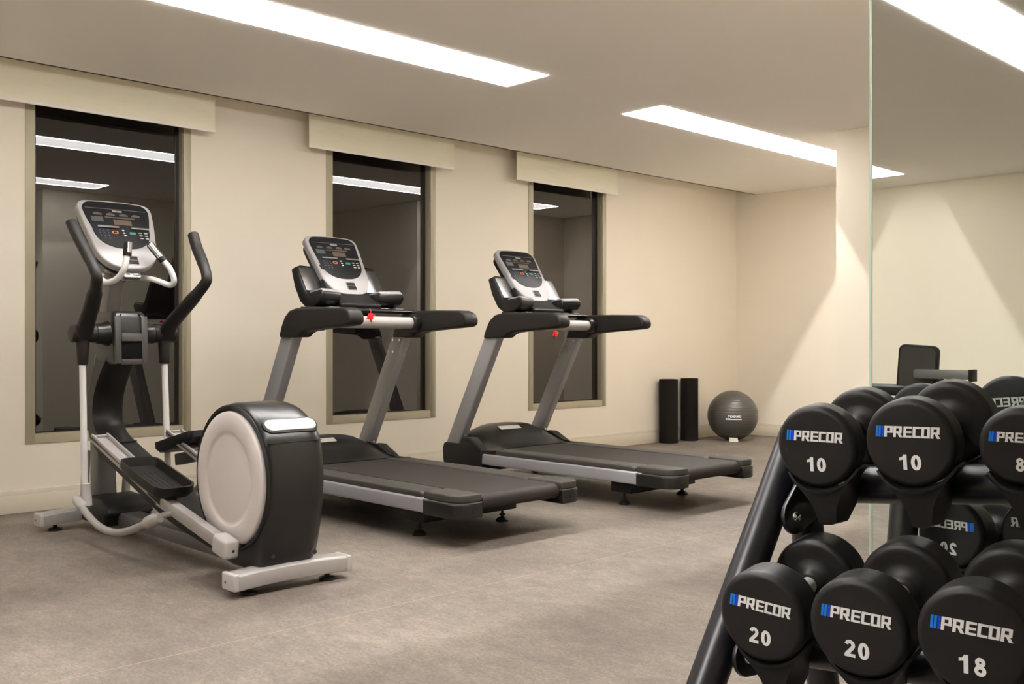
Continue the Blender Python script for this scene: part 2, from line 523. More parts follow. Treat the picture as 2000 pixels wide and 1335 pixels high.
# windows
WLAB = ['window_1', 'window_2', 'window_3']
for n, (a, b) in enumerate(WIN):
    fo = 0.053
    fr = MB()
    x0, x1 = XL - .001, XL + .006
    fr.box(x0, x1, a - fo, a, WZ0 - fo, WZ1 + fo)
    fr.box(x0, x1, b, b + fo, WZ0 - fo, WZ1 + fo)
    fr.box(x0, x1, a, b, WZ0 - fo, WZ0)
    fr.box(x0, x1, a, b, WZ1, WZ1 + fo)
    # reveal lining
    d = .060
    fr.box(XL - d, XL, a, a + .004, WZ0, WZ1)
    fr.box(XL - d, XL, b - .004, b, WZ0, WZ1)
    fr.box(XL - d, XL, a, b, WZ0, WZ0 + .004)
    fr.box(XL - d, XL, a, b, WZ1 - .004, WZ1)
    root = struct(WLAB[n], fr, 'frame_metal', 0.001)
    g = MB()
    gy = .026
    g.box(XL - d - .004, XL - d + .003, a + .004, a + gy, WZ0 + .004, WZ1 - .004)
    g.box(XL - d - .004, XL - d + .003, b - gy, b - .004, WZ0 + .004, WZ1 - .004)
    g.box(XL - d - .004, XL - d + .003, a + gy, b - gy, WZ0 + .004, WZ0 + .012)
    g.box(XL - d - .004, XL - d + .003, a + gy, b - gy, WZ1 - gy, WZ1 - .004)
    g.build('gasket', 'gasket', root)
    MB().box(XL - d - .010, XL - d, a, b, WZ0, WZ1).build('pane', 'night_glass', root)

# roller blinds
BL = [(1.815, 3.165, 'wide pale green roller blind above the left window behind the elliptical trainer'),
      (3.885, 5.235, 'pale green roller blind above the middle window behind the nearer treadmill'),
      (5.935, 7.255, 'pale green roller blind above the right window behind the farther treadmill')]
for a, b, lab in BL:
    t = thing('roller_blind', lab, 'blind', (-6.15, (a + b) / 2, 2.39), 'roller blinds over the three windows')
    w2 = (b - a) / 2
    MB().box(-.0015, .0015, -w2, w2, .012, .40).build('fabric', 'blind_fabric', t)
    MB().box(-.006, .006, -w2, w2, -.006, .014).build('bottom_bar', 'blind_bar', t, .003)
    MB().lathe([(0, -w2), (.028, -w2), (.028, w2), (0, w2)], 24, 'y', Matrix.Translation((-.0, 0, .42))).build('roller', 'blind_bar', t)

# mirror
t = thing('wall_mirror_panel', 'tall frameless mirror with a green glass edge, behind the dumbbell rack', 'mirror', (-1.098, 2.2, 0))
MB().box(0, 2.69, 0, .009, .02, HC - .005).build('mirror_glass', 'mirror_silver', t)
MB().box(-.0085, -.0005, .0, .009, .02, HC - .005).build('polished_edge', 'glass_edge', t, .001)

# ------------------------------------------------------------------ machine console
def console(root, origin, dvec, length=.46, wt=.40, wb=.30, cm_='shell_plastic'):
    """origin: top centre of the face; dvec: direction down the face in x,z"""
    d = Vector((dvec[0], 0, dvec[1])).normalized()
    nrm = Vector((-d.z, 0, d.x))            # faces +x and up
    mtx = frame_mtx(origin, (0, 1, 0), -d, nrm)
    L = length
    def outline(ins, top, bot, arch=.012):
        a, b = wt / 2 - ins, wb / 2 - ins
        pts = []
        y0 = -top; y1 = -(L - bot)
        r = .045
        H = y0 - y1
        n = 7
        for k in range(n + 1):                # right side top corner
            an = R(90 - 90 * k / n)
            pts.append((a - r + r * math.cos(an), y0 - r + r * math.sin(an)))
        # side taper
        for k in range(1, 6):
            f = k / 6
            pts.append((a - (a - b) * .55 * f ** 1.5, y0 - r - (H * .56 - r) * f))
        # lower rounding
        ae = a - (a - b) * .55
        cyy = y0 - H * .56
        for k in range(0, 11):
            an = R(90 * k / 10)
            pts.append((ae * math.cos(an) ** .78 if k < 10 else 0, cyy - (cyy - y1) * math.sin(an) ** .95))
        left = [(-x, y) for x, y in reversed(pts[1:-1])]
        top_arch = []
        full = pts + left
        # arch the top edge
        res = []
        for x, y in full:
            if y > y0 - .02: y = y + arch * (1 - (x / a) ** 2)
            res.append((x, y))
        tl = [(-a + r, y0 + arch * (1 - ((a - r) / a) ** 2))]
        mids = [(x, y0 + arch * (1 - (x / a) ** 2)) for x in [(-a + r) + (2 * (a - r)) * k / 8 for k in range(0, 8)]]
        return res + mids
    shell = MB().prism_z(outline(0, 0, 0), -.045, 0, mtx)
    c = shell.build('console', cm_, root, .010, 3)
    back = MB().prism_z(outline(.018, .018, .018), -.085, -.040, mtx)
    back.build('console_back', 'black_plastic', c, .01)
    sm = frame_mtx((0, 0, 0), (1, 0, 0), (0, 1, 0), (0, 0, 1))
    scr = MB().prism_z(outline(.023, .012, .130, .010), -.001, .003, mtx).build('screen', 'screen_black', c, .001)
    def rect(name, m, u0, u1, v0, v1, h=.0042, h0=.0028):
        return MB().box(u0, u1, -v1, -v0, h0, h, mtx).build(name, m, c)
    # thin trim line under the visor
    rect('trim_line', 'grey_metal', -wt / 2 + .038, wt / 2 - .038, .050, .0525)
    wm, ww = word_mb('PRECOR', .0105, mtx @ Matrix.Translation((.004, -.064, .003)), .0008)
    wm.build('logo', 'key_white', c)
    for u in (-.105, -.035, .035, .10):
        MB().prism_z([(u - .024, -.096), (u + .022, -.096), (u + .022, -.084), (u + .012, -.083), (u + .008, -.078), (u - .012, -.078), (u - .015, -.083), (u - .024, -.084)], .0028, .0042, mtx).build('programme_label', 'label_tan', c)
    rect('heading_strip', 'label_tan', -.07, .09, .105, .113)
    rect('amber_display', 'amber_display', -.030, .066, .122, .158)
    rect('grey_display', 'grey_display', -.145, -.082, .108, .142)
    MB().box(-.125, -.012, -.184, -.172, .0028, .012, mtx).build('ledge', 'grey_metal', c, .002)
    MB().box(.052, .150, -.184, -.172, .0028, .012, mtx).build('ledge', 'grey_metal', c, .002)
    ks = MB()
    for i in range(3):
        for j in range(4):
            u, v = -.118 + i * .022, .200 + j * .0175
            if j == 3 and i == 0: continue
            ks.box(u - .003, u + .003, -v - .0028, -v + .0028, .0028, .0048, mtx)
    ks.build('keypad', 'key_blue', c)
    ok = MB().prism_z(rrect(.034, .017, .006, 4, -.038, -.210), .0028, .005, mtx)
    ok.build('stop_key', 'key_orange', c)
    MB().box(-.047, -.029, -.2145, -.2055, .0045, .006, mtx).build('stop_mark', 'screen_black', c)
    gk = MB().prism_z(rrect(.034, .016, .006, 4, .056, -.210), .0028, .005, mtx)
    gk.build('start_key', 'key_green', c)
    for u, v in ((.008, .194), (.010, .211), (.012, .228)):
        MB().box(u - .005, u + .005, -v - .0035, -v + .0035, .0028, .0048, mtx).build('level_key', 'print_white', c)
    for i in range(2):
        for j in range(3):
            u, v = .098 + i * .030, .204 + j * .018
            MB().prism_z(rrect(.018, .006, .002, 3, u, -v), .0028, .0048, mtx).build('function_key', 'key_white', c)
    # dark inset with two small wheels under the screen
    bz = MB().prism_z(rrect(.066, .060, .008, 4, .012, -.390), -.001, .003, mtx)
    bz.build('inset', 'grey_metal', c)
    bb = MB().box(-.016, .040, -.388, -.366, .0025, .005, mtx).box(-.016, .040, -.415, -.393, .0025, .007, mtx)
    bb.build('inset_keys', 'screen_black', c, .002)
    # plug panel hanging below the edge
    pp = MB().prism_z(rrect(.095, .05, .012, 4, .004, -(L + .010)), -.05, -.028, mtx)
    pp.build('socket_panel', 'grey_metal', c, .003)
    pl = MB().prism_z(rrect(.022, .014, .003, 3, -.018, -(L + .014)), -.029, -.025, mtx)
    pl.prism_z(rrect(.030, .014, .003, 3, .022, -(L + .014)), -.029, -.025, mtx)
    pl.build('socket', 'chrome', c)
    return c

# ------------------------------------------------------------------ treadmill
def treadmill():
    root = thing('treadmill', 'black and silver treadmill nearer the camera, right behind the elliptical trainer', 'treadmill', (-3.68, 3.55, 0))
    sg = (-1, 1)
    # base frame under the deck
    fr = MB().box(-1.75, -.30, -.30, .30, .130, .205)
    fr.box(-.50, -.34, -.33, .33, .075, .15)
    fr.build('base_frame', 'black_plastic', root, .006)
    # running deck and belt, wrapped around the rear roller
    prof = [(-1.62, .258), (.0, .258), (.022, .252), (.040, .236), (.046, .218), (.040, .198), (.022, .184), (0, .178), (-1.62, .178)]
    MB().prism_y(prof, -.268, .268).build('running_belt', 'belt_rubber', root, 0, smooth=50)
    for s in sg:
        # black step rail above, silver side panel below
        y0, y1 = sorted((s * .435, s * .285))
        stp = MB().prism_y([(-1.56, .222), (-.22, .222), (-.22, .252), (-.25, .262), (-1.56, .262)], y0, y1)
        stp.build('step_rail', 'step_rubber', root, .010, 3)
        ya, yb = s * .442, s * .40
        pr = [(ya - s * .004, .157), (ya, .170), (ya, .222), (ya - s * .008, .232), (yb, .232), (yb, .150)]
        rings = [[(x, p[0], p[1]) for p in pr] for x in (-1.60, -.17)]
        MB().loft(rings).build('side_panel', 'silver_paint', root, .002)
        # end cap: outline seen from above with the outer corner rounded
        def capline(o, x1):
            pts = [(-.21, s * (.445 - o))]
            for k in range(9):
                a = R(90 * k / 8)
                rr_ = .085
                pts.append((x1 - rr_ + rr_ * math.sin(a), s * (.445 - o - rr_ + rr_ * math.cos(a))))
            pts += [(x1, s * .282), (-.21, s * .282)]
            return pts
        MB().prism_z(capline(0, .060), .150, .222).build('end_cap', 'black_satin', root, .008, 3)
        MB().prism_z(capline(.006, .054), .226, .266).build('end_cap_top', 'step_rubber', root, .009, 3)
        MB().prism_z(capline(.002, .058), .2215, .2265).build('cap_seam', 'grey_metal', root)
        MB().lathe([(0, 0), (.008, 0), (.008, .003), (0, .003)], 16, 'x', Matrix.Translation((.0595, s * .345, .186))).build('cap_screw', 'gasket', root)
        # rear foot
        ft = MB().lathe([(0, .15), (.008, .15), (.008, .045), (.016, .043), (.018, .034), (.010, .032), (.010, .028), (.026, .020), (.036, .010), (.036, 0), (0, 0)], 24, 'z', Matrix.Translation((-.42, s * .295, 0)))
        ft.build('foot', 'black_soft', root)
        # front boot
        bt = MB().prism_y([(-1.985, .16), (-1.99, .24), (-1.975, .285), (-1.80, .285), (-1.78, .33), (-1.70, .33), (-1.56, .262), (-1.575, .12), (-1.62, .068), (-1.90, .052), (-1.965, .080)],
                          *sorted((s * .452, s * .350)))
        bt.build('front_boot', 'black_plastic', root, .016, 3)
        wh = MB().lathe([(0, -.02), (.038, -.02), (.040, -.012), (.040, .012), (.038, .02), (0, .02)], 32, 'y', Matrix.Translation((-1.86, s * .37, .040)))
        wh.build('wheel', 'black_soft', root)
        # upright: wide face seen from the side, bevelled
        yo, yi = s * .438, s * .372
        def ring(cx, cz, hw=.068):
            return [(cx - hw, yo, cz), (cx + hw, yo, cz), (cx + hw + .004, yi, cz), (cx - hw + .004, yi, cz)]
        up = MB().loft([ring(-1.905, .26), ring(-1.478, 1.05)])
        up.build('upright', 'upright_paint', root, .010, 3)
        f0 = lambda f, e: (-1.905 + .427 * f + e, .26 + .79 * f)
        if s > 0:
            for f, e in ((.955, -.038), (.955, .030), (.86, .002)):
                cx, cz = f0(f, e)
                MB().lathe([(0, -.003), (.0075, -.003), (.0075, .001), (0, .001)], 14, 'y', Matrix.Translation((cx + .004, yi - .001, cz))).build('upright_bolt', 'chrome', root)
        cx, cz = f0(.10, .069)
        MB().lathe([(0, 0), (.008, 0), (.008, .005), (0, .005)], 14, 'x', Matrix.Translation((cx + .001, s * .405, cz))).build('upright_bolt', 'chrome', root)
        # handrail arm
        arm = [(-1.545, 1.028), (-1.515, 1.095), (-1.480, 1.150), (-1.43, 1.184), (-1.36, 1.197), (-1.10, 1.196), (-.875, 1.190), (-.825, 1.172), (-.802, 1.135), (-.806, 1.103), (-.835, 1.092), (-1.06, 1.078), (-1.24, 1.066), (-1.295, 1.052), (-1.335, 1.028)]
        MB().prism_y(arm, *sorted((s * .462, s * .365))).build('handrail', 'black_soft', root, .024, 4, smooth=50)
        # collar where the crossbar meets the arm
        MB().lathe([(0, -.03), (.050, -.03), (.054, -.02), (.054, .02), (.048, .03), (0, .03)], 32, 'y', Matrix.Translation((-1.28, s * .345, 1.120))).build('collar', 'black_satin', root)
        # side tray beside the console
        y0, y1 = sorted((s * .150, s * .345))
        tr = MB()
        pf = [(-1.700, 1.455), (-1.655, 1.468), (-1.640, 1.455), (-1.545, 1.300), (-1.520, 1.288), (-1.425, 1.300), (-1.385, 1.306), (-1.360, 1.294), (-1.358, 1.262), (-1.385, 1.232), (-1.44, 1.208), (-1.54, 1.205), (-1.600, 1.240), (-1.660, 1.330)]
        n = len(pf)
        ra = [(x, s * .140, z) for x, z in pf]
        rb = [(x + .022, s * .255, z + .004) for x, z in pf]
        rc = [(x + .035, s * .302, z - .012 if z > 1.4 else z + .004) for x, z in pf]
        tr.loft([ra, rb, rc])
        tp = tr.build('side_tray', 'black_satin', root, .010, 3)
        pn = MB()
        rows = []
        for k in range(9):
            y = s * (.150 + .135 * k / 8)
            bulge = .012 * math.sin(PI * k / 8)
            rows.append([Vector((-1.640 + .026 * (k / 8) + bulge, y, 1.452 - .004 * k / 8)), Vector((-1.548 + .028 * (k / 8) + bulge, y, 1.308))])
        vs = []; fs = []
        for a_, b_ in rows: vs += [a_ + Vector((.006, 0, .004)), b_ + Vector((.006, 0, .004)), b_ + Vector((-.004, 0, -.002)), a_ + Vector((-.004, 0, -.002))]
        for k in range(8):
            for q in range(4):
                fs.append((k * 4 + q, k * 4 + (q + 1) % 4, k * 4 + 4 + (q + 1) % 4, k * 4 + 4 + q))
        fs.append((0, 1, 2, 3)); fs.append((35, 34, 33, 32))
        pn.add(vs, fs).build('tray_panel', 'brushed', tp)
        lq = [(-1.50, 1.290), (-1.425, 1.298), (-1.385, 1.304), (-1.362, 1.294), (-1.362, 1.302), (-1.385, 1.314), (-1.425, 1.308), (-1.50, 1.300)]
        lp = MB().loft([[(x, s * .150, z) for x, z in lq], [(x + .024, s * .262, z + .004) for x, z in lq], [(x + .030, s * .290, z + .004) for x, z in lq]])
        lp.build('tray_lip', 'silver_paint', tp, .002)
    # motor hood
    rings = []
    ny = 25
    for k in range(ny):
        y = -.372 + .744 * k / (ny - 1)
        a = abs(y) / .372
        c = 1 - a ** 3.2
        zt = .285 + .125 * c
        zr = .264
        rings.append([(-1.99, y, .10), (-2.015, y, .20), (-2.005, y, .255 + .04 * c), (-1.955, y, zt - .035), (-1.87, y, zt - .004), (-1.76, y, zt),
                      (-1.68, y, zt - .020 * c - .004), (-1.60, y, zr + (zt - zr) * .45), (-1.54, y, zr + (zt - zr) * .12), (-1.50, y, zr), (-1.50, y, .12)])
    MB().loft(rings).build('motor_hood', 'black_satin', root, 0, smooth=60)
    # side shoulders of the hood, running outwards to the rails
    for s in sg:
        sh = []
        for k in range(6):
            f = k / 5
            y = s * (.355 + .085 * f)
            zz = .300 - .030 * f
            sh.append([(-1.80, y, .24), (-1.80, y, zz + .045 * (1 - f)), (-1.68, y, zz + .028 * (1 - f)), (-1.56, y, zz - .02), (-1.44, y, .264), (-1.44, y, .24)])
        MB().loft(sh).build('hood_shoulder', 'black_satin', root, 0, smooth=60)
    # sticker on the hood
    MB().loft([[(-1.705, y, .3935), (-1.665, y, .3735), (-1.663, y, .3775), (-1.703, y, .3975)] for y in (-.17, .03)]).build('sticker', 'sticker_white', root)
    # crossbars
    MB().tube([(-1.28, -.35, 1.120), (-1.28, .35, 1.120)], .036, 32).build('crossbar', 'light_plastic', root)
    tb = MB().loft([[(-1.45, y, 1.182), (-1.34, y, 1.178), (-1.325, y, 1.192), (-1.34, y, 1.206), (-1.45, y, 1.210)] for y in (-.37, .42)])
    tb.build('upper_crossbar', 'black_satin', root, .005)
    MB().box(-1.42, -1.36, -.07, .10, 1.209, 1.2115).build('touch_strip', 'amber_display', root)
    for a_, b_ in ((-.22, -.15), (.16, .22), (.27, .33)):
        MB().box(-1.40, -1.37, a_, b_, 1.208, 1.211).build('crossbar_label', 'sticker_white', root)
    # console neck between the trays
    nk = MB().prism_y([(-1.66, 1.195), (-1.36, 1.195), (-1.345, 1.23), (-1.44, 1.275), (-1.50, 1.315), (-1.60, 1.48), (-1.70, 1.50), (-1.72, 1.35)], -.150, .150)
    nk.build('console_neck', 'black_plastic', root, .012, 3)
    console(root, (-1.735, .020, 1.665), (.262, -.368), .465, .385, .33)
    # red safety clip hanging on its cord
    return root

def safety_clip(root, y, zt, zb, x=-1.335):
    c = MB().tube(smooth_path([(x, y, zt), (x + .012, y + .003, (zt + zb) / 2 + .01), (x + .010, y, zb + .02)], 5), .0022, 8)
    c.build('clip_cord', 'red_plastic', root)
    b = MB().box(x + .002, x + .020, y - .012, y + .014, zb - .014, zb + .022)
    b.tube([(x + .011, y - .012, zb + .012), (x + .011, y - .026, zb - .012)], .005, 8)
    b.tube([(x + .011, y + .012, zb + .006), (x + .011, y + .034, zb + .012)], .004, 8)
    b.tube([(x + .011, y, zb - .010), (x + .011, y + .008, zb - .030)], .005, 8)
    b.build('safety_clip', 'red_plastic', root, .003)

T1 = treadmill()
T2 = copy_tree(T1)
T2.location = (-3.58, 5.08, 0)
T2['label'] = 'black and silver treadmill farther from the camera, in front of the rightmost window'
for t in (T1, T2): t['group'] = 'treadmills facing the window wall'
safety_clip(T1, -.030, 1.200, 1.150, -1.232)
safety_clip(T2, -.075, 1.19, 1.055, -1.232)

# ------------------------------------------------------------------ elliptical trainer
EX, EY = -4.5, 2.18
EL = thing('elliptical_trainer', 'black and silver elliptical trainer with big round wheel cover, nearest machine on the left', 'elliptical trainer', (EX, EY, 0))
X = lambda v: v - EX
# rear and front beams
def beam(name, xc, half, arch):
    rings = []
    for k in range(13):
        f = -1 + 2 * k / 12
        y = f * half
        dz = arch * (1 - f * f)
        wz = .066
        rings.append([(X(xc) - .050, y, .030 + dz), (X(xc) + .050, y, .030 + dz), (X(xc) + .050, y, .030 + dz + wz - .008), (X(xc) + .036, y, .030 + dz + wz), (X(xc) - .036, y, .030 + dz + wz), (X(xc) - .050, y, .030 + dz + wz - .008)])
    b = MB().loft(rings).build(name, 'rail_grey', EL, .004, smooth=35)
    for s in (-1, 1):
        cp = MB().loft([[(X(xc) - .052, s * y, .029), (X(xc) + .052, s * y, .029), (X(xc) + .052, s * y, .098), (X(xc) - .052, s * y, .098)] for y in (half - .012, half + .012)])
        cp.build('end_cap', 'light_plastic', b, .008, 3)
        MB().lathe([(0, 0), (.006, 0), (.006, .001), (0, .001)], 12, 'y', Matrix.Translation((X(xc) - .02, s * (half + .0125) - (.001 if s > 0 else 0), .06))).build('screw_hole', 'gasket', b)
        MB().lathe([(0, 0), (.034, 0), (.034, .012), (.012, .018), (.008, .032), (0, .032)], 24, 'z', Matrix.Translation((X(xc), s * (half - .08), 0))).build('foot', 'black_soft', b)
    return b
beam('rear_beam', -3.600, .262, .010)
beam('front_beam', -5.545, .325, .018)
# low central frame beam
MB().box(X(-5.5), X(-3.65), -.055, .055, .05, .115).build('centre_beam', 'grey_metal', EL, .006)
# front base cover
bc = MB().prism_y([(X(-5.50), .045), (X(-5.50), .150), (X(-5.44), .185), (X(-5.26), .180), (X(-5.17), .140), (X(-5.15), .11), (X(-5.18), .10), (X(-5.19), .045)], -.125, .125)
bc.build('base_cover', 'black_plastic', EL, .014, 3)
# wheel housing
hp = []
for k in range(0, 25):                     # circular front and top
    a = R(232 - (232 - 38) * k / 24)
    hp.append((X(-3.790) + .312 * math.cos(a), .440 + .312 * math.sin(a)))
hp += [(X(-3.530), .600), (X(-3.518), .540), (X(-3.512), .46), (X(-3.516), .36), (X(-3.532), .25), (X(-3.556), .155), (X(-3.575), .10), (X(-3.62), .075), (X(-3.80), .072), (X(-3.97), .10)]
rings = []
for y, ins in ((-.150, .020), (-.143, .009), (-.125, .002), (-.05, 0), (.050, 0), (.080, .004), (.105, .013), (.122, .026), (.133, .042), (.138, .062)):
    cxm, czm = X(-3.79), .42
    rings.append([(cxm + (x - cxm) * (1 - ins / .3), y, czm + (z - czm) * (1 - ins / .3)) for x, z in hp])
hs = MB().loft(rings).build('wheel_housing', 'black_satin', EL, 0, smooth=38)
# raised rim and the light disc on both sides
for s in (-1, 1):
    o_ = 0 if s < 0 else -.025
    pr = [(.262, s * .149 + o_), (.300, s * .149 + o_), (.302, s * .156 + o_), (.296, s * .162 + o_), (.286, s * .158 + o_), (.284, s * .150 + o_)]
    if s < 0: MB().lathe(pr + [pr[0]], 72, 'y', Matrix.Translation((X(-3.795), 0, .440))).build('rim', 'black_plastic', EL)
    if s > 0: continue
    dp = [(0, s * .166), (.175, s * .166), (.186, s * .1645), (.192, s * .169), (.200, s * .172), (.268, s * .170), (.276, s * .164), (.278, s * .152), (0, s * .150)]
    dp = [(a_, b_ + o_) for a_, b_ in dp]
    MB().lathe(dp, 96, 'y', Matrix.Translation((X(-3.795), 0, .438))).build('disc_cover', 'disc_plastic', EL, smooth=50)
# seam across the housing and pill-shaped name plate
MB().prism_y([(X(-3.5415), .598), (X(-3.527), .598), (X(-3.527), .601), (X(-3.5415), .601)], -.135, .108).build('housing_seam', 'gasket', EL)
dpl = Vector((.74, 0, -.68)).normalized()
npl = Vector((-dpl.z, 0, dpl.x))
pm = frame_mtx((X(-3.5735), -.012, .6625), (0, 1, 0), -dpl, npl)
nb = MB().prism_z(rrect(.252, .078, .038, 10), -.035, .004, pm).build('plate_surround', 'black_plastic', EL, .004)
MB().prism_z(rrect(.232, .058, .0285, 10), .003, .008, pm).build('name_plate', 'sticker_white', nb, .002)
wm, ww = word_mb('PRECOR', .026, pm @ Matrix.Translation((.012, 0, .0075)), .001)
wm.build('raised_letters', 'print_faint', nb)
bars_mb(.026, .012 - ww / 2, pm @ Matrix.Translation((0, 0, .0075)), (0, 1, 2), .001).build('raised_bars', 'print_faint', nb)
for y, z in ((-.100, .145), (.095, .135)):
    MB().lathe([(0, -.004), (.009, -.004), (.009, .0015), (0, .0015)], 16, 'x', Matrix.Translation((X(-3.558), y, z))).build('housing_screw', 'gasket', hs)

# spine shroud from the mast down to the housing
top = [(-5.235, .92), (-5.33, .84), (-5.415, .74), (-5.445, .65), (-5.435, .575), (-5.38, .520), (-5.28, .482), (-5.10, .425), (-4.94, .372), (-4.54, .262), (-4.05, .150)]
bot = [(-5.42, .96), (-5.475, .86), (-5.53, .75), (-5.56, .65), (-5.555, .545), (-5.50, .455), (-5.36, .390), (-5.16, .330), (-4.98, .275), (-4.56, .155), (-4.05, .075)]
tp_ = smooth_path([(X(a), 0, b) for a, b in top], 3); bt_ = smooth_path([(X(a), 0, b) for a, b in bot], 3)
rings = []
for k, (p, q) in enumerate(zip(tp_, bt_)):
    hw = .082
    rings.append([(p.x, -hw + .018, p.z), (p.x, hw - .018, p.z), (p.x + (q.x - p.x) * .12, hw, p.z + (q.z - p.z) * .12), (q.x, hw - .012, q.z), (q.x, -hw + .012, q.z), (p.x + (q.x - p.x) * .12, -hw, p.z + (q.z - p.z) * .12)])
MB().loft(rings).build('shroud', 'black_plastic', EL, 0, smooth=40)
MB().box(X(-5.248), X(-5.238), -.068, .068, .473, .478).build('shroud_seam', 'brushed', EL)
# silver mast behind the shroud
def mring(x, z, hx, hy): return [(X(x) - hx, -hy, z), (X(x) + hx, -hy + .01, z), (X(x) + hx, hy - .01, z), (X(x) - hx, hy, z)]
MB().loft([mring(-5.50, .07, .050, .060), mring(-5.515, .45, .045, .058), mring(-5.49, .85, .042, .052), mring(-5.43, 1.10, .040, .050), mring(-5.335, 1.47, .034, .044)]).build('mast', 'grey_metal', EL, .008, 3)
for s in (-1, 1):
    MB().tube([(X(-5.50), s * .110, .08), (X(-5.46), s * .115, .42)], .022, 16).build('support_post', 'rail_grey', EL)

# head unit with bottle holder
hd = []
for z, x0, x1, hw in ((.885, -5.36, -5.170, .066), (.905, -5.42, -5.152, .080), (.97, -5.47, -5.150, .086), (1.04, -5.485, -5.155, .090), (1.115, -5.48, -5.163, .090), (1.150, -5.465, -5.172, .086), (1.162, -5.445, -5.190, .078)):
    r_ = rrect(x1 - x0, 2 * hw, min(.035, hw * .6), 5, X((x0 + x1) / 2), 0)
    hd.append([(a, b, z) for a, b in r_])
MB().loft(hd).build('head_unit', 'black_satin', EL, 0, smooth=45)
# front frame of the bottle holder: bar, window and two horns
fz = lambda z: X(-5.150) - (z - 1.0) * .10 if z > 1.0 else X(-5.150)
fm = MB()
def slab(y0, y1, z0, z1, d=.012):
    fm.add([(fz(z0) - .004, y0, z0), (fz(z0) - .004, y1, z0), (fz(z1) - .004, y1, z1), (fz(z1) - .004, y0, z1),
            (fz(z0) + d, y0, z0), (fz(z0) + d, y1, z0), (fz(z1) + d, y1, z1), (fz(z1) + d, y0, z1)],
           [(0, 1, 2, 3), (4, 7, 6, 5), (0, 4, 5, 1), (1, 5, 6, 2), (2, 6, 7, 3), (3, 7, 4, 0)])
slab(-.086, -.054, .89, 1.135); slab(.054, .086, .89, 1.135)
slab(-.054, .054, .885, .914); slab(-.054, .054, 1.005, 1.046)
fm.build('holder_frame', 'frame_dark', EL, .002, 2)
MB().box(X(-5.16), X(-5.146), -.055, .055, .915, 1.006).build('holder_window', 'void_black', EL)
cu = MB()
for k in range(8):
    a0, a1 = PI * k / 8, PI * (k + 1) / 8
    q = [(X(-5.150) - .004 - .012 * math.sin(a), -.054 * math.cos(a)) for a in (a0, a1)]
    cu.add([(q[0][0], q[0][1], 1.044), (q[1][0], q[1][1], 1.044), (q[1][0] - .010, q[1][1], 1.148), (q[0][0] - .010, q[0][1], 1.148)], [(0, 1, 2, 3)])
cu.build('bottle_cup', 'black_gloss', EL)

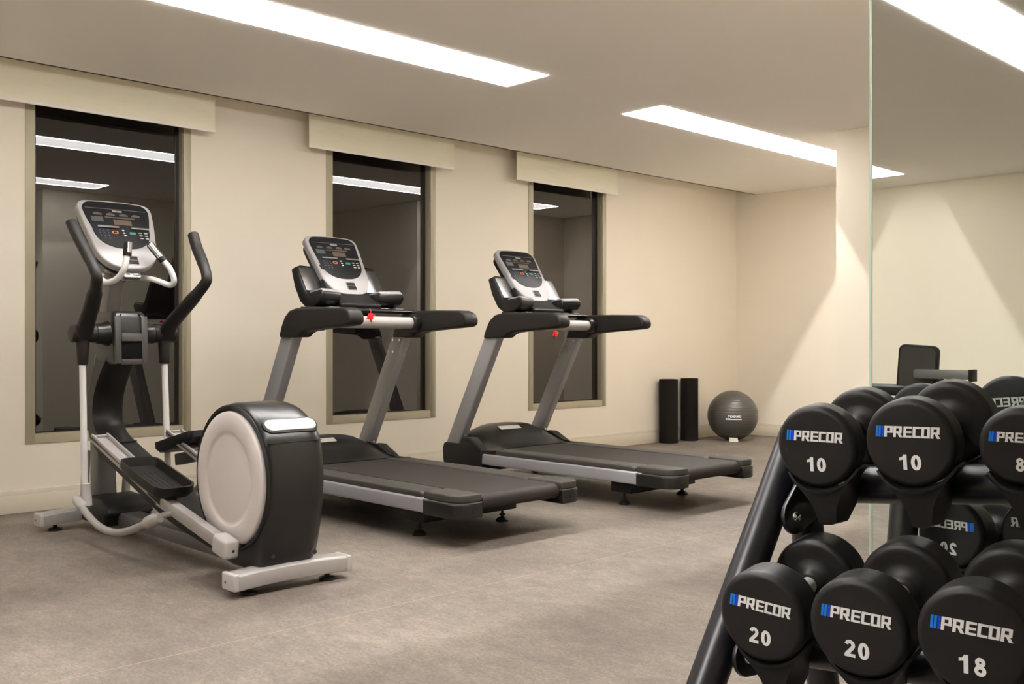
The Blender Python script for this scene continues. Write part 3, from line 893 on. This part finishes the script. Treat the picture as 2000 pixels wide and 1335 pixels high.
# pivot hubs, swinging arms, rods, links
for s in (-1, 1):
    y = lambda v: s * v
    MB().lathe([(0, y(.070)), (.066, y(.070)), (.066, y(.088)), (.058, y(.110)), (.053, y(.130)), (.054, y(.152)), (.046, y(.156)), (0, y(.156))], 32, 'y', Matrix.Translation((X(-5.245), 0, 1.045))).build('hub', 'black_satin', EL)
    MB().lathe([(0, y(.155)), (.046, y(.155)), (.049, y(.165)), (.046, y(.180)), (.040, y(.205)), (.044, y(.245)), (.047, y(.268)), (.040, y(.278)), (0, y(.280))], 32, 'y', Matrix.Translation((X(-5.235), 0, 1.045))).build('pivot_cap', 'black_soft', EL)
    if s < 0:
        pts = [(-5.225, .218, 1.03), (-5.165, .222, 1.105), (-5.02, .245, 1.22), (-4.925, .268, 1.295), (-4.915, .275, 1.335), (-4.965, .285, 1.405), (-5.06, .300, 1.51), (-5.125, .308, 1.585), (-5.137, .309, 1.600)]
    else:
        pts = [(-5.225, .218, 1.03), (-5.165, .222, 1.095), (-5.00, .245, 1.205), (-4.875, .270, 1.300), (-4.865, .276, 1.345), (-4.920, .285, 1.410), (-5.02, .300, 1.50), (-5.075, .308, 1.565), (-5.087, .309, 1.580)]
    pp = smooth_path([(X(a), y(b), c) for a, b, c in pts], 4)
    n = len(pp)
    rad = []
    for k in range(n):
        f = k / (n - 1)
        r0 = .036 if f < .05 else (.035 - .008 * min(1, (f - .05) / .4))
        if f > .62: r0 = .029
        if k == n - 2: r0 = .024
        if k == n - 1: r0 = .012
        rad.append((r0, r0 * (1.25 if f < .3 else 1.0)))
    MB().tube(pp, rad, 18).build('swing_arm', 'black_soft', EL, smooth=60)
    MB().lathe([(0, .885), (.024, .885), (.027, .890), (.031, .96), (.036, 1.03), (.036, 1.045), (0, 1.045)], 24, 'z', Matrix.Translation((X(-5.235), y(.218), 0))).build('rod_sleeve', 'black_soft', EL)
    xb = -5.185 if s < 0 else -5.20
    MB().tube([(X(-5.235), y(.218), .90), (X(xb), y(.225), .215)], .0165, 20).build('rod', 'white_tube', EL)
    # static handlebars
    if s < 0:
        hpts = [(-5.36, -.03, 1.345), (-5.27, -.10, 1.350), (-5.12, -.180, 1.330), (-5.045, -.172, 1.300), (-4.985, -.145, 1.315), (-4.950, -.122, 1.365), (-4.950, -.108, 1.430)]
        gp = [(-4.950, -.106, 1.430), (-4.955, -.100, 1.505)]
    else:
        hpts = [(-5.34, .03, 1.345), (-5.25, .08, 1.345), (-5.15, .125, 1.330), (-5.085, .178, 1.302), (-5.055, .188, 1.325), (-5.065, .172, 1.385), (-5.090, .150, 1.425)]
        gp = [(-5.090, .150, 1.425), (-5.140, .090, 1.522)]
    MB().tube(smooth_path([(X(a), b, c) for a, b, c in hpts], 5), .0155, 18).build('handlebar', 'white_tube', EL)
    gpv = [Vector((X(a), b, c)) for a, b, c in gp]
    g = MB().tube([gpv[0], gpv[0].lerp(gpv[1], .04), gpv[0].lerp(gpv[1], .94), gpv[1]], [.019, .021, .020, .013], 20).build('grip', 'black_soft', EL)
    ax = (gpv[1] - gpv[0]).normalized()
    side = Vector((1, 0, 0)) - ax * ax.x; side.normalize()
    off = side * .0075 + ax.cross(side) * (.003 if s < 0 else -.003)
    MB().tube([gpv[0].lerp(gpv[1], .22) + off, gpv[0].lerp(gpv[1], .92) + off], .0155, 16).build('pulse_plate', 'chrome', g)
MB().tube([(X(-5.36), -.05, 1.345), (X(-5.36), .05, 1.345)], .024, 20).build('handlebar_clamp', 'grey_metal', EL)
console(EL, (X(-5.385), 0, 1.750), (.235, -.345), .445, .40, .31)

# ramp channels the foot links roll on
for s in (-1, 1):
    a = Vector((X(-5.075), 0, .525)); b = Vector((X(-4.28), 0, .292))
    d = (b - a).normalized(); nn = Vector((-d.z, 0, d.x))
    y0, y1 = s * .152, s * .238
    mtx = frame_mtx(a, d, (0, 1, 0), d.cross(Vector((0, 1, 0))) * 1)
    L = (b - a).length
    yl, yh = sorted((y0, y1))
    rp = MB().box(0, L, yl, yh, -.020, 0, mtx).box(0, L, yl, yl + .010, 0, .020, mtx).box(0, L, yh - .010, yh, 0, .020, mtx)
    rp.box(0, .012, yl, yh, 0, .012, mtx)
    rp.build('ramp', 'rail_grey', EL, .0015)
# foot links, pedals
def pedal(name, c, tilt, ln=.45, wd=.185):
    d = Vector((math.cos(tilt), 0, math.sin(tilt)))
    mtx = frame_mtx(c, d, (0, 1, 0), d.cross(Vector((0, 1, 0))))
    def oval(l, w_, r): return rrect(l, w_, r, 6)
    p = MB()
    out_lo = oval(ln - .05, wd - .03, .045); out_hi = oval(ln, wd, .055)
    in_hi = oval(ln - .018, wd - .018, .047); in_lo = oval(ln - .05, wd - .036, .038)
    rings = [[(x, y, -.012) for x, y in out_lo], [(x, y, .012) for x, y in out_hi]]
    def top(x): return .040 if x > -.05 else .030
    rings.append([(x, y, .044) for x, y in out_hi])
    rings.append([(x, y, .044) for x, y in in_hi])
    rings.append([(x, y, .006) for x, y in in_lo])
    p.loft(rings, mtx=mtx)
    pd = p.build(name, 'black_plastic', EL, 0, smooth=45)
    gr = MB()
    for k in range(4):
        yk = -.034 + k * .0225
        gr.box(-.10, .13, yk, yk + .006, .0062, .0078, mtx)
    gr.build('tread', 'black_soft', pd)
    return pd
pedal('pedal', (X(-4.400), -.205, .372), -.22)
pedal('pedal', (X(-5.00), .235, .462), .22)
# near link: bar from below the pedal to the crank
def bar(name, p, q, hy, hz, m, bev=.004):
    p, q = Vector(p), Vector(q)
    d = (q - p).normalized(); up = Vector((0, 0, 1)); up = (up - d * up.dot(d)).normalized(); sd = d.cross(up)
    rings = []
    for c in (p, q): rings.append([c + sd * a * hy + up * b * hz for a, b in ((-1, -1), (1, -1), (1, 1), (-1, 1))])
    return MB().loft(rings).build(name, m, EL, bev)
bar('foot_link', (X(-4.33), -.215, .300), (X(-3.72), -.228, .190), .021, .027, 'rail_grey')
bar('pedal_bracket', (X(-4.62), -.205, .385), (X(-4.28), -.210, .300), .030, .022, 'black_plastic')
bar('foot_link', (X(-5.10), .235, .375), (X(-3.86), .195, .60), .022, .030, 'black_plastic')
# crank joint boxes
cj = MB()
jm = Matrix.Translation((X(-3.70), -.228, .182)) @ Matrix.Rotation(R(10), 4, 'Y')
cj.box(-.062, .052, -.034, .034, -.040, .040, jm)
j = cj.build('crank_joint', 'light_plastic', EL, .016, 4)
MB().lathe([(0, -.0005), (.006, -.0005), (.006, .001), (0, .001)], 12, 'x', jm @ Matrix.Translation((.052, .005, -.004))).build('joint_screw', 'gasket', j)
MB().lathe([(0, 0), (.014, 0), (.014, .08), (0, .08)], 16, 'y', Matrix.Translation((X(-3.70), -.21, .185))).build('crank_pin', 'chrome', EL)
cj = MB(); cj.box(-.055, .055, -.03, .03, -.036, .036, Matrix.Translation((X(-3.86), .190, .60)))
cj.build('crank_joint', 'light_plastic', EL, .016, 4)
# coupler tubes joining rods to foot links
MB().tube([(X(-5.170), -.225, .285), (X(-5.172), -.225, .262), (X(-5.160), -.225, .215), (X(-5.150), -.228, .175), (X(-5.150), -.228, .165)], [.021, .022, .024, .026, .018], 20).build('rod_joint', 'light_plastic', EL)
MB().tube([(X(-5.215), -.255, .200), (X(-5.20), -.256, .200), (X(-5.14), -.258, .180), (X(-5.125), -.260, .170)], [.016, .026, .025, .020], 20).build('elbow_joint', 'light_plastic', EL)
MB().tube(smooth_path([(X(-5.14), -.260, .178), (X(-5.02), -.265, .138), (X(-4.87), -.270, .108), (X(-4.70), -.275, .108), (X(-4.54), -.278, .135), (X(-4.40), -.280, .175), (X(-4.29), -.280, .210)], 5), .0175, 18).build('coupler_tube', 'rail_grey', EL)
MB().tube([(X(-4.325), -.280, .200), (X(-4.31), -.280, .205), (X(-4.24), -.275, .230), (X(-4.205), -.272, .238)], [.020, .028, .028, .019], 20).build('coupler_joint', 'light_plastic', EL)
MB().tube([(X(-4.25), -.275, .232), (X(-4.17), -.225, .262)], .014, 16).build('coupler_pin', 'rail_grey', EL)
MB().tube(smooth_path([(X(-5.20), .225, .24), (X(-5.12), .265, .20), (X(-5.00), .275, .215), (X(-4.90), .265, .27), (X(-4.84), .24, .34)], 5), .0165, 16).build('coupler_tube', 'rail_grey', EL)

# ------------------------------------------------------------------ dumbbell rack
U = Vector((.1954, -.0142, .0222)); STEP = U.length; UD = U.normalized()
PU = Vector((-1.0204, 1.8296, .7957)); PL = Vector((-1.0201, 1.641, .4983))
RK = thing('dumbbell_rack', 'black tubular steel rack holding two rows of dumbbells in front of the mirror', 'dumbbell rack', (-1.1, 1.6, 0))
ro = Vector((-1.1, 1.6, 0))
def rk(p): return Vector(p) - ro
# legs (inverted V) at both ends
for xx, top_z in ((-1.1437, .793), (.52, .985)):
    ty = 1.936
    MB().tube([rk((xx, ty + .01, top_z + .01)), rk((xx, 1.620 if top_z < .9 else 1.58, .348)), rk((xx, 1.399, .03))], .0362, 28).build('front_leg', 'rack_paint', RK)
    MB().tube([rk((xx + .014, ty - .006, top_z)), rk((xx + .014, 2.025, .28)), rk((xx + .014, 2.09, .03))], .035, 28).build('rear_leg', 'rack_paint', RK)
    for yy_, zz_ in ((1.399, 0), (2.09, 0)):
        MB().lathe([(0, 0), (.042, 0), (.042, .02), (.038, .045), (0, .045)], 24, 'z', Matrix.Translation(rk((xx, yy_, 0)))).build('foot_cap', 'black_soft', RK)
TU0 = Vector((-.9246, 1.925, .717)); TL0 = Vector((-.971, 1.742, .415))
for T0, r_ in ((TU0, .038), (TL0, .035)):
    a = T0 + UD * ((-1.098 - T0.x) / UD.x); b = T0 + UD * ((.49 - T0.x) / UD.x)
    MB().tube([rk(a), rk(b)], r_, 32).build('cross_tube', 'rack_paint', RK)
# ear plates with bolts joining tube ends and legs
def ear(c, bolt, r_):
    n = UD
    mb = MB()
    zc = Vector((0, 0, 1)); zc = (zc - n * zc.dot(n)).normalized(); yc = n.cross(zc)
    m_ = frame_mtx(rk(c), yc, zc, n)
    pts = []
    bo = m_.inverted() @ rk(bolt)
    v = Vector((bo.x, bo.y, 0)); an0 = math.atan2(v.y, v.x)
    for k in range(17):
        t_ = an0 + R(100) + R(160) * k / 16
        pts.append((r_ * math.cos(t_), r_ * math.sin(t_)))
    for k in range(13):
        t_ = an0 - R(80) + R(160) * k / 12
        pts.append((v.x + .036 * math.cos(t_), v.y + .036 * math.sin(t_)))
    mb.prism_z(pts, -.005, .005, m_)
    e = mb.build('ear_plate', 'rack_paint', RK, .002)
    bm_ = m_ @ Matrix.Translation((v.x, v.y, .005))
    MB().lathe([(0, .010), (.006, .010), (.010, .007), (.0115, .002), (.0115, 0), (0, 0)], 20, 'z', bm_).build('bolt', 'chrome', e)
    return e
ear(Vector((-1.090, 1.938, .698)), Vector((-1.094, 1.842, .642)), .062)
ear(Vector((-1.088, 1.750, .402)), Vector((-1.092, 1.670, .390)), .058)

PITCH = R(6.2)
DYAW = R(5.5)
GAP = .228
def axes(roll=0.0):
    yv = Vector((-math.sin(DYAW) * math.cos(PITCH), math.cos(DYAW) * math.cos(PITCH), math.sin(PITCH)))
    xv = Vector((UD.x, 0, UD.z)); xv = (xv - yv * xv.dot(yv)).normalized()
    zv = xv.cross(yv)
    return xv, yv, zv
# saddles: cupped plates on tapering brackets
def saddle(center, rad, front=True):
    xv, yv, zv = axes()
    m_ = frame_mtx(rk(center), xv, yv, zv)
    mb = MB()
    A = 56
    n = 16
    ri, rout = rad + .0025, rad + .0075
    y0, y1 = (-.040, .042)
    ring0 = []; ring1 = []
    vs = []; fs = []
    for k in range(n + 1):
        a = R(-90 - A + 2 * A * k / n)
        e = abs(k / n - .5) * 2
        ya = y0 + .026 * e ** 2 * (1 if front else 0.3)
        yb = y1 - .010 * e ** 2
        for r__ in (ri, rout):
            for yv_ in (ya, yb): vs.append((r__ * math.cos(a), yv_, r__ * math.sin(a)))
    for k in range(n):
        o = k * 4
        for q0, q1 in ((0, 1), (1, 3), (3, 2), (2, 0)):
            fs.append((o + q0, o + q1, o + 4 + q1, o + 4 + q0))
    fs.append((0, 1, 3, 2)); fs.append((n * 4, n * 4 + 1, n * 4 + 3, n * 4 + 2))
    mb.add(vs, fs, m_)
    # bracket: arc on top tapering to a narrow bottom
    def brk(yy_, w_top, drop, wbot):
        pts = []
        AA = math.degrees(math.asin(min(.98, w_top / rout)))
        for k in range(9):
            a = R(-90 - AA + 2 * AA * k / 8)
            pts.append((rout * math.cos(a) * .995, yy_, rout * math.sin(a) * .995))
        zb = -rad - drop
        for k in range(1, 6):
            f = k / 6
            x_ = w_top + (wbot - w_top) * (1 - (1 - f) ** 1.9)
            z0 = -math.sqrt(max(0, rout ** 2 - w_top ** 2))
            pts.append((x_, yy_, z0 + (zb + .010 - z0) * f))
        pts += [(wbot * .9, yy_, zb + .004), (wbot * .45, yy_, zb), (-wbot * .45, yy_, zb), (-wbot * .9, yy_, zb + .004)]
        for k in range(5, 0, -1):
            f = k / 6
            x_ = w_top + (wbot - w_top) * (1 - (1 - f) ** 1.9)
            z0 = -math.sqrt(max(0, rout ** 2 - w_top ** 2))
            pts.append((-x_, yy_, z0 + (zb + .010 - z0) * f))
        return pts
    if front:
        mb.loft([brk(-.030, .062, .072, .020), brk(.005, .058, .076, .030), brk(.05, .050, .052, .034)], mtx=m_)
    else:
        mb.loft([brk(-.045, .050, .052, .034), brk(.0, .058, .070, .026), brk(.028, .060, .066, .020)], mtx=m_)
    return mb.build('saddle', 'black_plastic', RK, 0, smooth=38)

def dumbbell(center_front, rad, kg, thick, label, roll_f=0.0, roll_b=0.0, metal=True, gap=.228, hub=.030):
    """centre of the front head; axis runs towards the mirror"""
    yv = Vector((-math.sin(DYAW) * math.cos(PITCH), math.cos(DYAW) * math.cos(PITCH), math.sin(PITCH)))
    xv = Vector((math.cos(DYAW), math.sin(DYAW), 0)); zv = xv.cross(yv)
    m3 = frame_mtx(center_front + yv * (gap / 2), xv, yv, zv)
    root = thing('dumbbell', label, 'dumbbell', (0, 0, 0), 'rubber dumbbells on the rack')
    root.matrix_world = m3
    h = thick / 2
    MB().lathe([(0, -gap / 2), (hub * .56, -gap / 2), (hub * .56, gap / 2), (0, gap / 2)], 28, 'y').build('handle', 'handle_steel' if metal else 'black_soft', root)
    for s in (-1, 1):
        c = s * gap / 2
        pr = [(0, h)]
        pr += [(.02, h), (rad - .024, h), (rad - .021, h), (rad - .015, h - .0005)]
        for k in range(1, 8):
            a = R(90 * k / 8)
            pr.append((rad - .014 + .014 * math.sin(a), h - .014 + .014 * math.cos(a)))
        pr += [(rad, h - .014), (rad, h - .016), (rad, -h + .016), (rad, -h + .014)]
        for k in range(1, 8):
            a = R(90 * k / 8)
            pr.append((rad - .014 + .014 * math.cos(a), -h + .014 - .014 * math.sin(a)))
        pr += [(rad - .018, -h), (rad - .021, -h), (hub + .020, -h), (hub + .016, -h - .0005), (hub + .006, -h - .004), (hub, -h - .008), (hub - .002, -h - .010), (hub - .006, -h - .018), (hub - .010, -h - .020), (hub * .50, -h - .020), (0, -h - .020)]
        pr = [(r_, c + s * a) for r_, a in pr]
        MB().lathe(pr, 72, 'y').build('head', 'rubber_head', root, smooth=50)
        # print on the outer face: local x right when looking at the face
        fy = c + s * (h + .0002)
        if s < 0: fm_ = frame_mtx((0, fy, 0), (1, 0, 0), (0, 0, 1), (0, -1, 0))
        else: fm_ = frame_mtx((0, fy, 0), (-1, 0, 0), (0, 0, 1), (0, 1, 0))
        rl = roll_f if s < 0 else roll_b
        fm_ = fm_ @ Matrix.Rotation(rl, 4, 'Z')
        sc = rad / .0825
        hh = .0205 * sc
        wm, ww = word_mb('PRECOR', hh, fm_ @ Matrix.Translation((.006 * sc, .022 * sc, 0)), .0006)
        wm.build('brand_print', 'print_white', root)
        bars_mb(hh, .006 * sc - ww / 2, fm_ @ Matrix.Translation((0, .022 * sc, 0)), (0, 1), .0006).build('stripe_print', 'print_blue_light', root)
        bars_mb(hh, .006 * sc - ww / 2, fm_ @ Matrix.Translation((0, .022 * sc, 0)), (2,), .0006).build('stripe_print', 'print_blue', root)
        numeral_mb(kg, .0285 * sc, fm_ @ Matrix.Translation((.000, -.034 * sc, 0.0))).build('weight_print', 'print_white', root)
    return root
DB = [
    (PU, 0, .0825, '10', .058, 'leftmost 10 kg dumbbell at the end of the upper row', .0, .0, False),
    (PU, 1, .0825, '10', .058, 'second 10 kg dumbbell in the upper row, between the leftmost one and the 8', .02, R(-6), False),
    (PU, 2, .0675, '8', .050, 'black dumbbell marked 8, cut by the right edge of the photo in the upper row', .0, .0, False),
    (PL, 0, .0860, '20', .078, 'leftmost 20 kg dumbbell at the end of the lower row', R(-4), .0, True),
    (PL, 1, .0860, '20', .078, 'second 20 kg dumbbell in the lower row, beside the one marked 18', R(-1.5), .0, True),
    (PL, 2, .0860, '18', .076, 'black dumbbell marked 18 at the bottom right corner', R(-1), .0, True),
]
for P0, k, rad, kg, th_, lab, rf, rb, metal in DB:
    c = P0 + U * k
    base = .0825 if P0 is PU else .086
    c = c + Vector((0, 0, rad - base))
    dumbbell(c, rad, kg, th_, lab, rf, rb, metal)
    yv = axes()[1]
    saddle(c, rad, True)
    saddle(c + yv * GAP, rad, False)
for P0 in (PU, PL):
    for k in (3, 4, 5, 6):
        c = P0 + U * k
        saddle(c, .0825, True); saddle(c + axes()[1] * GAP, .0825, False)

# ------------------------------------------------------------------ small things by the far corner
for i, (yy_, rr_, lab) in enumerate(((8.038, .0925, 'black foam roller standing against the left wall, the left one of the pair'),
                                     (8.386, .0875, 'black foam roller standing between its twin and the exercise ball'))):
    t = tag(MB().lathe([(.020, 0), (rr_ - .003, 0), (rr_, .003), (rr_, .630), (rr_ - .003, .633), (.020, .633), (.020, 0)], 48, 'z').build('foam_roller', 'foam'), lab, 'foam roller', 'foam rollers beside the ball')
    t.location = (-6.150, yy_, 0)
BR = .254
bt = thing('exercise_ball', 'grey ribbed exercise ball on the floor in the far corner', 'exercise ball', (-5.85, 8.71, BR))
bm = bmesh.new(); bmesh.ops.create_uvsphere(bm, u_segments=64, v_segments=40, radius=BR)
me = bpy.data.meshes.new('ball_body'); 
for f in bm.faces: f.smooth = True
bm.to_mesh(me); bm.free(); me.materials.append(MATS['ball_rubber'])
o = bpy.data.objects.new('ball_body', me); COL.objects.link(o); o.parent = bt
# printed name and line, wrapped on the ball, facing the camera
vdir = Vector((5.85, -8.71, 0)).normalized()
rt = Vector((0, 0, 1)).cross(vdir).normalized()
def wrap(mb):
    for i, v in enumerate(mb.v):
        p = Vector((v.x, v.y))
        az = p.x / BR; el = p.y / BR
        d_ = (vdir * math.cos(az) + rt * math.sin(az)) * math.cos(el) + Vector((0, 0, 1)) * math.sin(el)
        mb.v[i] = d_ * (BR + .0008 + v.z)
    return mb
def ball_text():
    mb = MB()
    src = digits_mesh('TOGUKI', .021, .05)
    mb.add([Vector((v.co.x * 1.25 + .018, v.co.y + .004, 0 if v.co.z < 0 else .0006)) for v in src.vertices], [list(p.vertices) for p in src.polygons])
    for k in range(12):
        a = -.070 + .160 * k / 12
        mb.box(a, a + .160 / 12, -.028, -.020, 0, .0006)
    mb.box(-.070, -.052, -.018, -.012, 0, .0006); mb.box(-.045, -.020, -.018, -.013, 0, .0006)
    return wrap(mb)
ball_text().build('ball_print', 'print_white', bt)
tg = MB().add([(-.045, -.02, 0), (.045, -.02, 0), (.045, .02, 0), (-.045, .02, 0), (-.045, -.012, .040), (.036, -.016, .036), (.036, .0, .040), (-.045, .0, .042)],
              [(0, 3, 2, 1), (4, 5, 6, 7), (0, 1, 5, 4), (1, 2, 6, 5), (2, 3, 7, 6), (3, 0, 4, 7)])
tgo = tag(tg.build('paper_wedge', 'paper', None, .002), 'small folded piece of white paper wedged under the exercise ball', 'paper')
tgo.location = Vector((-5.85, 8.71, 0)) + vdir * .150 + rt * .012
tgo.rotation_euler = (0, 0, math.atan2(rt.y, rt.x))

# ------------------------------------------------------------------ workout bench behind the camera, seen in the mirror
WB = thing('weight_bench', 'black weight bench seen only in the mirror, with an upright padded backrest', 'weight bench', (-3.40, -3.0, 0))
MB().box(-.75, .45, -.035, .035, .10, .16).build('base_tube', 'rack_paint', WB, .006)
for x_ in (-.75, .45):
    MB().box(x_ - .03, x_ + .03, -.28, .28, .0, .06).build('foot_bar', 'rack_paint', WB, .006)
    MB().box(x_ - .025, x_ + .025, -.03, .03, .055, .12).build('post', 'rack_paint', WB)
MB().tube([(-.60, 0, .15), (-.52, 0, .60)], .03, 16).build('post', 'rack_paint', WB)
MB().tube([(.12, 0, .15), (.05, 0, .62)], .03, 16).build('post', 'rack_paint', WB)
MB().prism_z(rrect(.95, .30, .05, 6, -.34, 0), .60, .675).build('seat', 'black_soft', WB, .018, 3)
bmx = Matrix.Translation((.075, .02, .80)) @ Matrix.Rotation(R(90), 4, 'X') @ Matrix.Rotation(R(-4), 4, 'Z')
bp_ = MB().prism_z(rrect(.30, .36, .05, 6), -.025, .025, bmx).build('backrest', 'black_plastic', WB, .008, 3)
MB().prism_z(rrect(.265, .325, .04, 6), .024, .028, bmx).build('backrest_panel', 'step_rubber', bp_)
MB().prism_z(rrect(.265, .325, .04, 6), -.028, -.024, bmx).build('backrest_panel', 'step_rubber', bp_)
MB().box(.10, .50, .06, .16, .735, .80).build('adjuster_box', 'grey_metal', WB, .006)
MB().box(.50, .52, .055, .165, .72, .805).build('box_end', 'black_plastic', WB, .003)
MB().tube([(.28, .11, .14), (.28, .11, .74)], .022, 14).build('post', 'rack_paint', WB)
